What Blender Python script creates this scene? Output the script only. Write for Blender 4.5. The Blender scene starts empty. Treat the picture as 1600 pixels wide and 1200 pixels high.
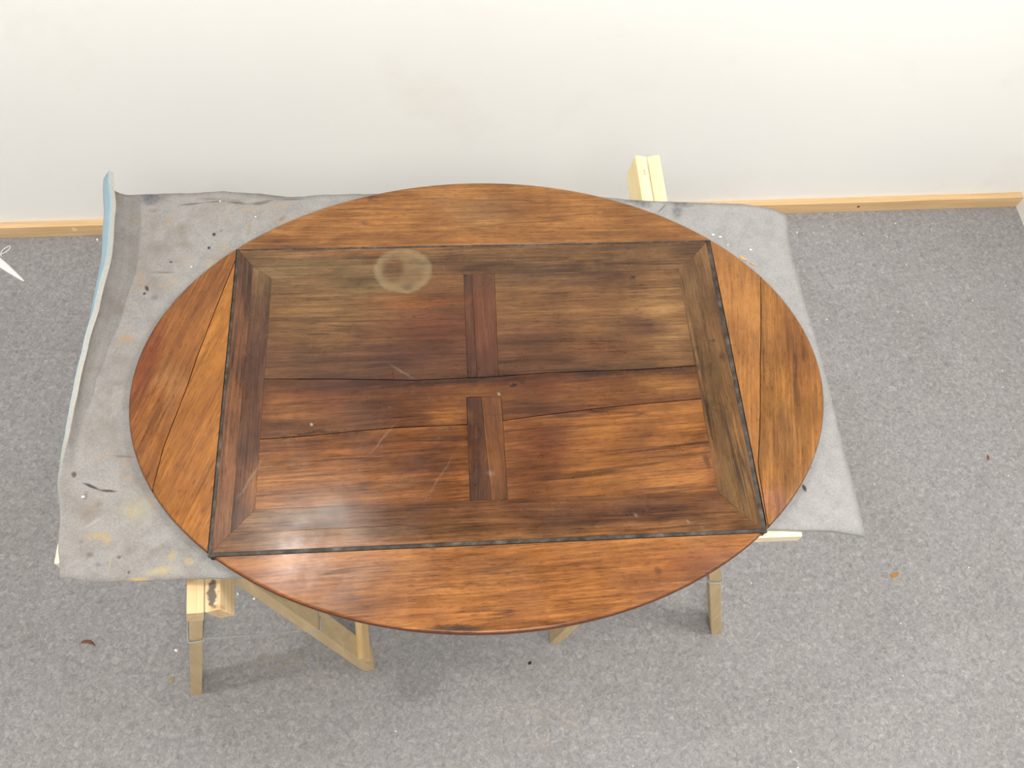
import bpy, bmesh, math, random
from mathutils import Vector, Matrix, noise as mnoise

random.seed(7)
C = bpy.context.scene.collection
R = math.radians

# ------------------------------------------------------------------ camera
cam_d = bpy.data.cameras.new('camera')
cam_d.sensor_width = 36.0
cam_d.lens = 31.68
cam_d.clip_start = 0.05
cam = bpy.data.objects.new('camera', cam_d)
C.objects.link(cam)
cx_, cy_, cz_ = Vector((0.9956, -0.0782, 0.0520)), Vector((0.0456, 0.8866, 0.4604)), Vector((-0.0821, -0.4560, 0.8862))
cx_.normalize()
cz_ = cx_.cross(cy_).normalized()
cy_ = cz_.cross(cx_)
M = Matrix((cx_, cy_, cz_)).transposed().to_4x4()
M.translation = (0.0, 0.0, 1.9625)
cam.matrix_world = M
bpy.context.scene.camera = cam

# ------------------------------------------------------------------ exposure, world
sc = bpy.context.scene
sc.view_settings.view_transform = 'Standard'
sc.view_settings.look = 'None'
sc.view_settings.gamma = 1.0
sc.view_settings.use_curve_mapping = False
sc.view_settings.exposure = 0.17
wd = bpy.data.worlds.new('world')
sc.world = wd
wd.use_nodes = True
wd.node_tree.nodes['Background'].inputs[0].default_value = (0.9, 0.95, 1.0, 1)
wd.node_tree.nodes['Background'].inputs[1].default_value = 0.0

# ------------------------------------------------------------------ lamps of the room and one added fill (ceiling, out of the frame)
CEIL = 2.62
LAMPS = [  # x, y, radius, watts
    (-0.47, 0.97, 0.075, 6.5),
    (1.28, 0.35, 0.26, 26.0),
    (-1.22, 0.45, 0.06, 18.0),
    (0.15, -0.62, 0.45, 28.0),  # fill added to brighten the back wall from the front
]
LAMP_COL = (1.0, 0.965, 0.915)

# ------------------------------------------------------------------ node helpers
class NT:
    def __init__(s, name):
        m = bpy.data.materials.new(name)
        m.use_nodes = True
        s.m, s.t = m, m.node_tree
        s.b = s.t.nodes['Principled BSDF']
    def n(s, typ, **kw):
        nd = s.t.nodes.new(typ)
        for k, v in kw.items():
            setattr(nd, k, v)
        return nd
    def l(s, a, b):
        s.t.links.new(a, b)
    def put(s, sock, v):
        if hasattr(v, 'is_output') or isinstance(v, bpy.types.NodeSocket):
            s.l(v, sock)
        elif isinstance(v, (tuple, list)) and len(v) == 3 and sock.type == 'RGBA':
            sock.default_value = (*v, 1)
        else:
            sock.default_value = v
    def math(s, op, a, b=0.0, c=None, clamp=False):
        nd = s.n('ShaderNodeMath', operation=op, use_clamp=clamp)
        s.put(nd.inputs[0], a); s.put(nd.inputs[1], b)
        if c is not None: s.put(nd.inputs[2], c)
        return nd.outputs[0]
    def vmath(s, op, a, b=(0, 0, 0)):
        nd = s.n('ShaderNodeVectorMath', operation=op)
        s.put(nd.inputs[0], a); s.put(nd.inputs[1], b)
        return nd.outputs['Value'] if op == 'LENGTH' else nd.outputs[0]
    def coord(s):
        return s.n('ShaderNodeTexCoord').outputs['Object']
    def map(s, v, loc=(0, 0, 0), rot=(0, 0, 0), scale=(1, 1, 1), typ='POINT'):
        nd = s.n('ShaderNodeMapping', vector_type=typ)
        s.put(nd.inputs[0], v)
        nd.inputs[1].default_value = loc
        nd.inputs[2].default_value = rot
        nd.inputs[3].default_value = scale
        return nd.outputs[0]
    def noise(s, v, scale=1.0, detail=3.0, rough=0.5, dist=0.0, col=False):
        nd = s.n('ShaderNodeTexNoise')
        s.put(nd.inputs['Vector'], v)
        nd.inputs['Scale'].default_value = scale
        nd.inputs['Detail'].default_value = detail
        nd.inputs['Roughness'].default_value = rough
        nd.inputs['Distortion'].default_value = dist
        return nd.outputs['Color'] if col else nd.outputs[0]
    def ramp(s, f, stops, interp='LINEAR'):
        nd = s.n('ShaderNodeValToRGB')
        nd.color_ramp.interpolation = interp
        e = nd.color_ramp.elements
        while len(e) < len(stops): e.new(0.5)
        for i, (p, c) in enumerate(stops):
            e[i].position = p
            e[i].color = (*c, 1) if len(c) == 3 else c
        s.put(nd.inputs[0], f)
        return nd.outputs[0]
    def rng(s, f, a, b, c=0.0, d=1.0, smooth=False):
        nd = s.n('ShaderNodeMapRange')
        nd.clamp = True
        if smooth: nd.interpolation_type = 'SMOOTHSTEP'
        s.put(nd.inputs[0], f)
        for i, v in enumerate((a, b, c, d)): nd.inputs[i + 1].default_value = v
        return nd.outputs[0]
    def mix(s, f, a, b, mode='MIX'):
        nd = s.n('ShaderNodeMix', data_type='RGBA', blend_type=mode)
        nd.clamp_factor = True
        s.put(nd.inputs[0], f); s.put(nd.inputs[6], a); s.put(nd.inputs[7], b)
        return nd.outputs[2]
    def bump(s, h, strength=0.3, dist=0.001):
        nd = s.n('ShaderNodeBump')
        nd.inputs['Strength'].default_value = strength
        nd.inputs['Distance'].default_value = dist
        s.put(nd.inputs['Height'], h)
        s.l(nd.outputs[0], s.b.inputs['Normal'])
    def blob(s, v, x, y, rx, ry, rot=0.0, soft=1.0):
        """soft elliptical mark; soft = share of the radius over which it fades"""
        p = s.map(v, loc=(x, y, 0), rot=(0, 0, R(rot)), scale=(rx, ry, 1e6), typ='TEXTURE')
        return s.rng(s.vmath('LENGTH', p), 1.0 - soft, 1.0, 1.0, 0.0, smooth=True)
    def done(s, col, rough=0.6, spec=0.5):
        s.put(s.b.inputs['Base Color'], col)
        s.put(s.b.inputs['Roughness'], rough)
        s.put(s.b.inputs['Specular IOR Level'], spec)
        return s.m

# ------------------------------------------------------------------ mesh helpers
def link_mesh(name, bm, mat, parent=None, smooth=False):
    me = bpy.data.meshes.new(name)
    bmesh.ops.recalc_face_normals(bm, faces=bm.faces)
    bm.to_mesh(me); bm.free()
    if isinstance(mat, (list, tuple)):
        for m in mat: me.materials.append(m)
    elif mat: me.materials.append(mat)
    if smooth:
        for p in me.polygons: p.use_smooth = True
    o = bpy.data.objects.new(name, me)
    C.objects.link(o)
    if parent: o.parent = parent
    return o
def tag(o, label=None, cat=None, group=None, kind=None):
    if label: o['label'] = label
    if cat: o['category'] = cat
    if group: o['group'] = group
    if kind: o['kind'] = kind
    return o
def empty(name, loc=(0, 0, 0), rz=0.0):
    o = bpy.data.objects.new(name, None)
    o.location = loc; o.rotation_euler = (0, 0, rz)
    o.empty_display_size = 0.1
    C.objects.link(o)
    return o
def add_box(bm, x0, x1, y0, y1, z0, z1, bev=0.0, seg=2, mat=None):
    r = bmesh.ops.create_cube(bm, size=1.0, matrix=Matrix.Translation(((x0+x1)/2, (y0+y1)/2, (z0+z1)/2)) @ Matrix.Diagonal((x1-x0, y1-y0, z1-z0, 1)))
    vs = r['verts']
    if bev:
        es = list({e for v in vs for e in v.link_edges})
        r2 = bmesh.ops.bevel(bm, geom=es, offset=bev, segments=seg, profile=0.6, affect='EDGES')
        vs = list({v for f in r2['faces'] for v in f.verts} | {v for v in vs if v.is_valid})
    return vs
def add_tube(bm, pts, rad, seg=8):
    rings = []
    n = len(pts)
    for i, p in enumerate(pts):
        p = Vector(p)
        d = (Vector(pts[min(i+1, n-1)]) - Vector(pts[max(i-1, 0)])).normalized()
        a = d.orthogonal().normalized() if i == 0 else (rings_a - d * rings_a.dot(d)).normalized()
        rings_a = a
        b = d.cross(a)
        rings.append([bm.verts.new(p + rad * (math.cos(2*math.pi*k/seg) * a + math.sin(2*math.pi*k/seg) * b)) for k in range(seg)])
    for i in range(n-1):
        for k in range(seg):
            bm.faces.new((rings[i][k], rings[i][(k+1) % seg], rings[i+1][(k+1) % seg], rings[i+1][k]))
    bm.faces.new(rings[0][::-1]); bm.faces.new(rings[-1])
def lerp_tab(tab, x):
    if x <= tab[0][0]: return tab[0][1:]
    for a, b in zip(tab, tab[1:]):
        if x <= b[0]:
            t = (x - a[0]) / (b[0] - a[0])
            t = t * t * (3 - 2 * t) if len(a) > 2 else t
            return tuple(p + (q - p) * t for p, q in zip(a[1:], b[1:]))
    return tab[-1][1:]

# ------------------------------------------------------------------ setting materials
def mat_wall():
    t = NT('white wall paint')
    v = t.coord()
    big = t.noise(v, 1.6, 3)
    smudge = t.noise(t.map(v, loc=(4, 1, 2)), 3.5, 5, 0.6)
    c = t.mix(t.rng(big, .35, .7), (0.88, 0.88, 0.862), (0.855, 0.86, 0.85))
    c = t.mix(t.rng(smudge, .58, .75, 0, .35), c, (0.77, 0.74, 0.69))
    t.bump(t.noise(v, 260, 3, .6), .12, .0008)
    return t.done(c, .62, .3)
def mat_carpet():
    t = NT('grey needle felt carpet')
    v = t.coord()
    a = t.noise(v, 85, 4, .65, 1.0)
    b = t.noise(t.map(v, loc=(3, 7, 0)), 210, 3, .7, 1.5)
    big = t.noise(v, 2.3, 4, .6)
    big2 = t.noise(t.map(v, loc=(9, 2, 1)), 14, 3, .6)
    f = t.math('ADD', t.math('MULTIPLY', a, .55), t.math('MULTIPLY', b, .45))
    c = t.ramp(f, [(.28, (.140, .137, .142)), (.42, (.235, .230, .236)), (.54, (.302, .296, .300)), (.69, (.46, .452, .45))])
    c = t.mix(t.rng(big, .35, .72, 0, .55), c, t.mix(1.0, c, (.86, .83, .80), 'MULTIPLY'))
    c = t.mix(t.rng(big2, .50, .75, 0, .5), c, t.mix(1.0, c, (.86, .86, .87), 'MULTIPLY'))
    # coloured fibres in the felt
    hue = t.noise(t.map(v, loc=(1, 5, 8)), 150, 2, .6)
    c = t.mix(t.rng(hue, .60, .72, 0, .35), c, (.33, .27, .24))
    c = t.mix(t.rng(t.noise(t.map(v, loc=(6, 1, 3)), 130, 2, .6), .62, .74, 0, .35), c, (.27, .31, .33))
    # ground-in yellow dust and scuffs round the left trestle
    du = t.noise(v, 30, 4, .7)
    for (x, y, rx, ry, s) in [(-.30, .42, .22, .15, .5), (-.02, .12, .14, .10, .4), (.2, .25, .2, .15, .25)]:
        c = t.mix(t.math('MULTIPLY', t.blob(v, x, y, rx, ry), t.rng(du, .5, .66, 0, s)), c, (.33, .26, .17))
    # table's shade in front and the darker left floor, put into the carpet colour
    for (x, y, rx, ry, s) in [(-.05, .28, .55, .22, .28), (-.9, .3, .5, .7, .18)]:
        c = t.mix(t.math('MULTIPLY', t.blob(v, x, y, rx, ry), s), c, t.mix(1.0, c, (.72, .70, .68), 'MULTIPLY'))
    t.bump(f, .7, .004)
    return t.done(c, .95, .15)
def mat_pine(name, light, dark, axis, seed=0.0, spots=(), sc_=1.0):
    """pale softwood; axis = the direction of the grain in the piece's own coordinates"""
    t = NT(name)
    v = t.coord()
    s = [90.0 * sc_, 90.0 * sc_, 90.0 * sc_]
    s['xyz'.index(axis)] = 3.2
    g = t.noise(t.map(v, loc=(seed, seed * .7, seed * .3), scale=tuple(s)), 1.0, 4, .6, .6)
    s2 = [330.0, 330.0, 330.0]
    s2['xyz'.index(axis)] = 14
    fine = t.noise(t.map(v, scale=tuple(s2)), 1.0, 2, .6)
    c = t.ramp(g, [(.3, dark), (.5, tuple((a + b) / 2 for a, b in zip(light, dark))), (.68, light)])
    c = t.mix(t.rng(fine, .5, .75, 0, .25), c, dark)
    c = t.mix(t.rng(t.noise(t.map(v, loc=(seed, 3, 1)), 9, 3), .5, .75, 0, .3), c, tuple(x * .8 for x in light))
    w = t.vmath('ADD', v, t.vmath('SCALE', t.noise(v, 40, 3, col=True)))
    for (px, py, pz, rx, ry, rz, col, st) in spots:
        p = t.map(v, loc=(px, py, pz), scale=(rx, ry, rz), typ='TEXTURE')
        ln = t.math('ADD', t.vmath('LENGTH', p), t.math('MULTIPLY', t.math('SUBTRACT', t.noise(v, 120, 4, .6), .5), 1.6))
        c = t.mix(t.math('MULTIPLY', t.rng(ln, .55, 1.0, 1, 0, smooth=True), st), c, col)
    t.bump(fine, .25, .0006)
    return t.done(c, .55, .35)
M_WALL = mat_wall()
M_CARPET = mat_carpet()
M_CEIL = NT('white ceiling paint').done((.84, .83, .81), .8, .2)
M_BASE = mat_pine('pine baseboard', (.74, .52, .29), (.58, .375, .185), 'x', 1.3,
                  spots=[(1.185, 1.500, .022, .006, .02, .005, (.05, .03, .02), .95), (-.915, 1.50, .028, .008, .02, .009, (.85, .66, .38), .8)])

# ------------------------------------------------------------------ room shell
WY, WX, LX, FY = 1.521, 1.6585, -2.30, -2.40
def slab(name, x0, x1, y0, y1, z0, z1, mat):
    bm = bmesh.new(); add_box(bm, x0, x1, y0, y1, z0, z1)
    return tag(link_mesh(name, bm, mat), kind='structure')
slab('floor', LX, WX, FY, WY, -.06, 0, M_CARPET)
slab('wall_back', LX - .1, WX + .1, WY, WY + .1, -.06, CEIL, M_WALL)
slab('wall_right', WX, WX + .1, FY, WY, -.06, CEIL, M_WALL)
slab('wall_left', LX - .1, LX, FY, WY, -.06, CEIL, M_WALL)
slab('wall_front', LX - .1, WX + .1, FY - .1, FY, -.06, CEIL, M_WALL)
slab('ceiling', LX - .1, WX + .1, FY - .1, WY + .1, CEIL, CEIL + .08, M_CEIL)
bm = bmesh.new(); add_box(bm, LX, WX, 1.502, WY, 0.0, .041, .0015, 2)
tag(link_mesh('baseboard_back', bm, M_BASE), kind='structure')

# ------------------------------------------------------------------ ceiling lamps
M_LAMPBODY = NT('lamp housing white').done((.8, .8, .8), .4)
def mat_diffuser():
    t = NT('lit opal diffuser')
    t.b.inputs['Emission Color'].default_value = (*LAMP_COL, 1)
    t.b.inputs['Emission Strength'].default_value = 3.0
    return t.done((.9, .9, .9), .5)
M_DIFF = mat_diffuser()
def lamp(x, y, r, w, label):
    e = empty('ceiling_lamp', (x, y, CEIL))
    tag(e, label, 'lamp')
    bm = bmesh.new()
    seg = 40
    prof = [(r * 1.12, 0), (r * 1.12, -.035), (r * 1.02, -.04), (r * 1.02, -.03)]
    rings = [[bm.verts.new((a * math.cos(2*math.pi*k/seg), a * math.sin(2*math.pi*k/seg), z)) for k in range(seg)] for a, z in prof]
    for A, B in zip(rings, rings[1:]):
        for k in range(seg): bm.faces.new((A[k], A[(k+1) % seg], B[(k+1) % seg], B[k]))
    bm.faces.new(rings[0])
    link_mesh('lamp_housing', bm, M_LAMPBODY, e)
    bm = bmesh.new()
    bmesh.ops.create_circle(bm, cap_ends=True, segments=seg, radius=r * 1.02, matrix=Matrix.Translation((0, 0, -.031)))
    link_mesh('diffuser', bm, M_DIFF, e)
    ld = bpy.data.lights.new('lamp_light', 'AREA')
    ld.shape = 'DISK'; ld.size = 2 * r; ld.energy = w; ld.color = LAMP_COL
    lo = bpy.data.objects.new('lamp_light', ld); C.objects.link(lo)
    lo.parent = e; lo.location = (0, 0, -.042)
for a, lb in zip(LAMPS, ['small round ceiling lamp near the back wall above the table', 'large round ceiling lamp towards the right wall', 'medium round ceiling lamp on the left side of the room', 'large round fill lamp added above the camera']):
    lamp(*a, lb)

# ------------------------------------------------------------------ trestles
ZRAIL = .6620
TILT = R(14.0)
RW, RH = .024, .046          # rail width / height, leg thickness
def make_trestle(x, y, rz, L, label, seed, light=(.70, .53, .31), dark=(.54, .37, .19), spots_r=(), spots_l=(), cord_dz=(0, 0), low=0):
    """x, y = front end of the hinge line; the rails run towards the wall"""
    e = empty('folding_trestle', (x, y, 0), rz)
    tag(e, label, 'trestle', 'pair of folding trestles under the table top')
    hz = ZRAIL - .0004 - RW * math.sin(TILT)
    for s in (-1, 1):
        mt = mat_pine('trestle pine', light, dark, 'y', seed + s, spots_r if s > 0 else spots_l)
        ml = mat_pine('trestle leg pine', (.57, .44, .26), (.45, .33, .185), 'z', seed + 3 + s)
        T = Matrix.Translation((0, 0, hz)) @ Matrix.Rotation(-s * TILT, 4, 'Y')
        def piece(name, x0, x1, y0, y1, z0, z1, m, bev=.0015, cut=None):
            bm = bmesh.new()
            add_box(bm, min(s*x0, s*x1), max(s*x0, s*x1), y0, y1, z0, z1, bev, 2)
            if cut: cut(bm)
            bmesh.ops.transform(bm, matrix=T, verts=bm.verts)
            return link_mesh(name, bm, m, e)
        def bevel_end(bm):     # sawn slightly skew at the far end
            for v in bm.verts:
                if v.co.y > L - .02: v.co.y -= (-v.co.z) * .25 + (.012 if s < 0 else 0) * (1 - abs(v.co.x) / RW) * 0
        piece('top_rail', .0002, RW, 0, L, -RH, 0, mt, .002, bevel_end)
        LEN = hz / math.cos(TILT) + .0
        for yy in (.009, L - .012 - .045):
            def foot(bm):      # foot cut level with the floor
                up = .058 if yy < .3 else -.058      # the legs also splay along the rail
                for v in bm.verts:
                    w = T @ v.co
                    if v.co.z > -.4: v.co.y += up
                    if v.co.z < -.4:
                        v.co.z += -w.z / math.cos(TILT)
            piece('leg', .001, RW - .001, yy, yy + .045, -LEN, -RH - .0002, ml, .0015, foot)
        # low rail halved on to the outside of the two legs
        if s == low: piece('lower_rail', RW - .0012, RW + .013, .016, L - .02, -LEN + .055, -LEN + .098, mat_pine('trestle batten pine', (.70, .52, .27), (.52, .35, .16), 'y', seed + 6), .0012)
    # spreader cords
    for yy, first in ((.030, True), (L - .035, False)):
        bm = bmesh.new()
        zc = .335
        dy = .058 * zc / .6 * (1 if first else -1)
        pts = []
        def legx(z): return (hz - z) * math.tan(TILT)
        for s, dz in ((-1, cord_dz[0]), (1, cord_dz[1])):
            z = zc + dz
            # a turn of cord round the leg
            x0, x1 = legx(z) - .001, legx(z) + RW + .003
            ring = []
            for k in range(17):
                a = 2 * math.pi * k / 16
                ex = (x0 + x1) / 2 + max(-1, min(1, 1.35 * math.cos(a))) * (x1 - x0) / 2
                ey = yy + dy + max(-1, min(1, 1.35 * math.sin(a))) * .0255
                ring.append((s * ex, ey, z + .001 * math.sin(2 * a)))
            add_tube(bm, ring, .0016, 6)
        za, zb = zc + cord_dz[0], zc + cord_dz[1]
        N = 14
        for k in range(N + 1):
            t = k / N
            xx = -legx(za) * (1 - t) + legx(zb) * t
            pts.append((xx, yy + dy - .021, za + (zb - za) * t - .006 * math.sin(math.pi * t)))
        add_tube(bm, pts, .0015, 6)
        o = link_mesh('spreader_cord', bm, M_CORD, e, True)
    return e
M_CORD = NT('grey cord').done((.33, .345, .345), .8, .2)
make_trestle(-.345, .330, R(4.0), .757, 'pine folding trestle under the left half, rail end showing at front left', 2.0,
             spots_r=[(.012, .025, .66, .009, .028, .03, (.07, .06, .055), .9), (.016, .004, .66, .012, .006, .03, (.30, .16, .06), .5)],
             spots_l=[(-.02, .05, .67, .02, .006, .02, (.30, .16, .06), .4)], cord_dz=(0, -.04), low=1)
make_trestle(.4020, .369, R(-1.0), .776, 'pine folding trestle under the right half, rail sticking out towards the wall', 11.0, (.84, .72, .44), (.74, .58, .31),  # paler pine: strong light on the rail put into its colour
             spots_l=[(-.010, .735, .67, .003, .012, .02, (.18, .10, .04), .8)], cord_dz=(0, 0))

# ------------------------------------------------------------------ battens under the blanket
ZBAT = .6840
M_LATH = mat_pine('planed white lath', (.86, .80, .66), (.70, .56, .34), 'x', 5.0)
def batten(x0, y0, x1, y1, w, label):
    ang = math.atan2(y1 - y0, x1 - x0); L = math.hypot(x1 - x0, y1 - y0)
    bm = bmesh.new(); add_box(bm, -L/2, L/2, -w/2, w/2, .0002, ZBAT - ZRAIL, .0012, 2)
    o = link_mesh('batten', bm, M_LATH)
    o.location = ((x0+x1)/2, (y0+y1)/2, ZRAIL); o.rotation_euler = (0, 0, ang)
    return tag(o, label, 'batten')
batten(-.551, .421, .534, .394, .030, 'pale thin batten under the front edge of the blanket, one end sticking out right')
batten(-.47, 1.000, .56, .985, .030, 'pale thin batten across the trestles under the back of the blanket')

# ------------------------------------------------------------------ blanket (grey felt on a blue backing)
ZB = .6925
BACK = [(-.60, 1.057), (-.54, 1.0555), (-.477, 1.0571), (-.412, 1.0562), (-.368, 1.0590), (-.302, 1.0509), (-.246, 1.0404), (-.191, 1.0455), (-.107, 1.0439), (.034, 1.0432), (.262, 1.0278), (.342, 1.0148), (.434, 1.0056), (.550, .997), (.607, .9862), (.6435, .9719)]
FRONT = [(-.56, .384), (-.5335, .382), (-.495, .3742), (-.439, .3724), (-.356, .3707), (-.267, .366), (0, .37), (.285, .3801), (.485, .3900), (.577, .3827), (.629, .3725)]
RIGHT = [(.37, .629), (.46, .632), (.558, .631), (.6745, .633), (.787, .634), (.88, .632), (.93, .636), (.972, .6435)]
LIP = [  # y, fold start x, radius, bend angle, lip length
    (.37, -.520, .020, 4, .016), (.45, -.526, .018, 14, .020), (.54, -.531, .015, 48, .026), (.60, -.527, .015, 75, .032),
    (.677, -.522, .018, 100, .041), (.733, -.517, .020, 116, .050), (.80, -.508, .023, 126, .063), (.89, -.502, .025, 134, .074),
    (.974, -.507, .026, 135, .079), (1.06, -.516, .027, 128, .080)]
NL, NX, NY = 16, 110, 70
def flat_z(x, y):
    z = ZB - .0004
    n = mnoise.noise(Vector((x * 7, y * 7, 1.7)))
    n2 = mnoise.noise(Vector((x * 23, y * 23, 4.1)))
    # table footprint presses it flat
    u, w = x - .0743, y - .6523
    rho = math.hypot(u / .54, w / .394)
    free = max(0.0, min(1.0, (rho - 1.0) / .10))
    z += free * (.0022 * abs(n) + .0006 * abs(n2))
    # overhanging right side and corners hang a little
    z -= free * .008 * max(0.0, (x - .575) / .06) ** 2
    z -= .004 * max(0.0, (.392 - y) / .02) * free * (1 if x < -.2 else 0)
    # low crease running along the back edge
    cy = 1.022 + .008 * math.sin(x * 14) - .05 * max(0, x + .2) ** 2
    if x < .1:
        amp = .012 * math.exp(-((x + .27) / .14) ** 2) * free
        z += amp * math.exp(-((y - cy) / .008) ** 2)
    return z
def blanket_point(i, j):
    s = j / NY
    if i < NL:
        # lip, from the free edge (i = 0) to the fold (i = NL)
        y = None
        x_ref = -.53
    else:
        x_ref = -.52 + (i - NL) / NX * 1.15
    yb = lerp_tab(BACK, x_ref)[0] + .0012 * mnoise.noise(Vector((x_ref * 90, 3.3, 0)))
    yf = lerp_tab(FRONT, x_ref)[0] + .0008 * mnoise.noise(Vector((x_ref * 90, 7.3, 0)))
    y = yf + (yb - yf) * s
    x0, r, th, ln = lerp_tab(LIP, y)
    th = R(th)
    if i >= NL:
        xr = lerp_tab(RIGHT, y)[0] + .0008 * mnoise.noise(Vector((y * 90, 9.1, 0)))
        t = (i - NL) / NX
        x = x0 + (xr - x0) * t
        return Vector((x, y, flat_z(x, y)))
    l = ln * (1 - i / NL)
    l += .0012 * mnoise.noise(Vector((y * 60, 2.2, 0))) * (1 - i / NL)
    arc = min(l, r * th)
    a = arc / r
    x = x0 - r * math.sin(a); z = r * (1 - math.cos(a))
    rest = l - arc
    x -= rest * math.cos(a); z += rest * math.sin(a)
    return Vector((x, y, flat_z(x0, y) + z))
GN = NL + NX + 1
P = [[blanket_point(i, j) for j in range(NY + 1)] for i in range(GN)]
NRM = [[None] * (NY + 1) for _ in range(GN)]
for i in range(GN):
    for j in range(NY + 1):
        du = P[min(i+1, GN-1)][j] - P[max(i-1, 0)][j]
        dv = P[i][min(j+1, NY)] - P[i][max(j-1, 0)]
        NRM[i][j] = du.cross(dv).normalized()
def shell(name, d0, d1, mats, parent=None):
    """layer of the blanket between depths d0 and d1 under its upper face"""
    bm = bmesh.new()
    top = [[bm.verts.new(P[i][j] - NRM[i][j] * d0) for j in range(NY + 1)] for i in range(GN)]
    bot = [[bm.verts.new(P[i][j] - NRM[i][j] * d1) for j in range(NY + 1)] for i in range(GN)]
    for i in range(GN - 1):
        for j in range(NY):
            bm.faces.new((top[i][j], top[i+1][j], top[i+1][j+1], top[i][j+1]))
            bm.faces.new((bot[i][j], bot[i][j+1], bot[i+1][j+1], bot[i+1][j]))
    rim = []
    for i in range(GN - 1):
        rim.append(bm.faces.new((top[i][0], bot[i][0], bot[i+1][0], top[i+1][0])))
        rim.append(bm.faces.new((top[i][NY], top[i+1][NY], bot[i+1][NY], bot[i][NY])))
    for j in range(NY):
        rim.append(bm.faces.new((top[0][j], top[0][j+1], bot[0][j+1], bot[0][j])))
        rim.append(bm.faces.new((top[GN-1][j], bot[GN-1][j], bot[GN-1][j+1], top[GN-1][j+1])))
    for f in bm.faces: f.smooth = True
    for f in rim:
        f.smooth = False
        f.material_index = len(mats) - 1
    return link_mesh(name, bm, mats, parent)
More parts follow.
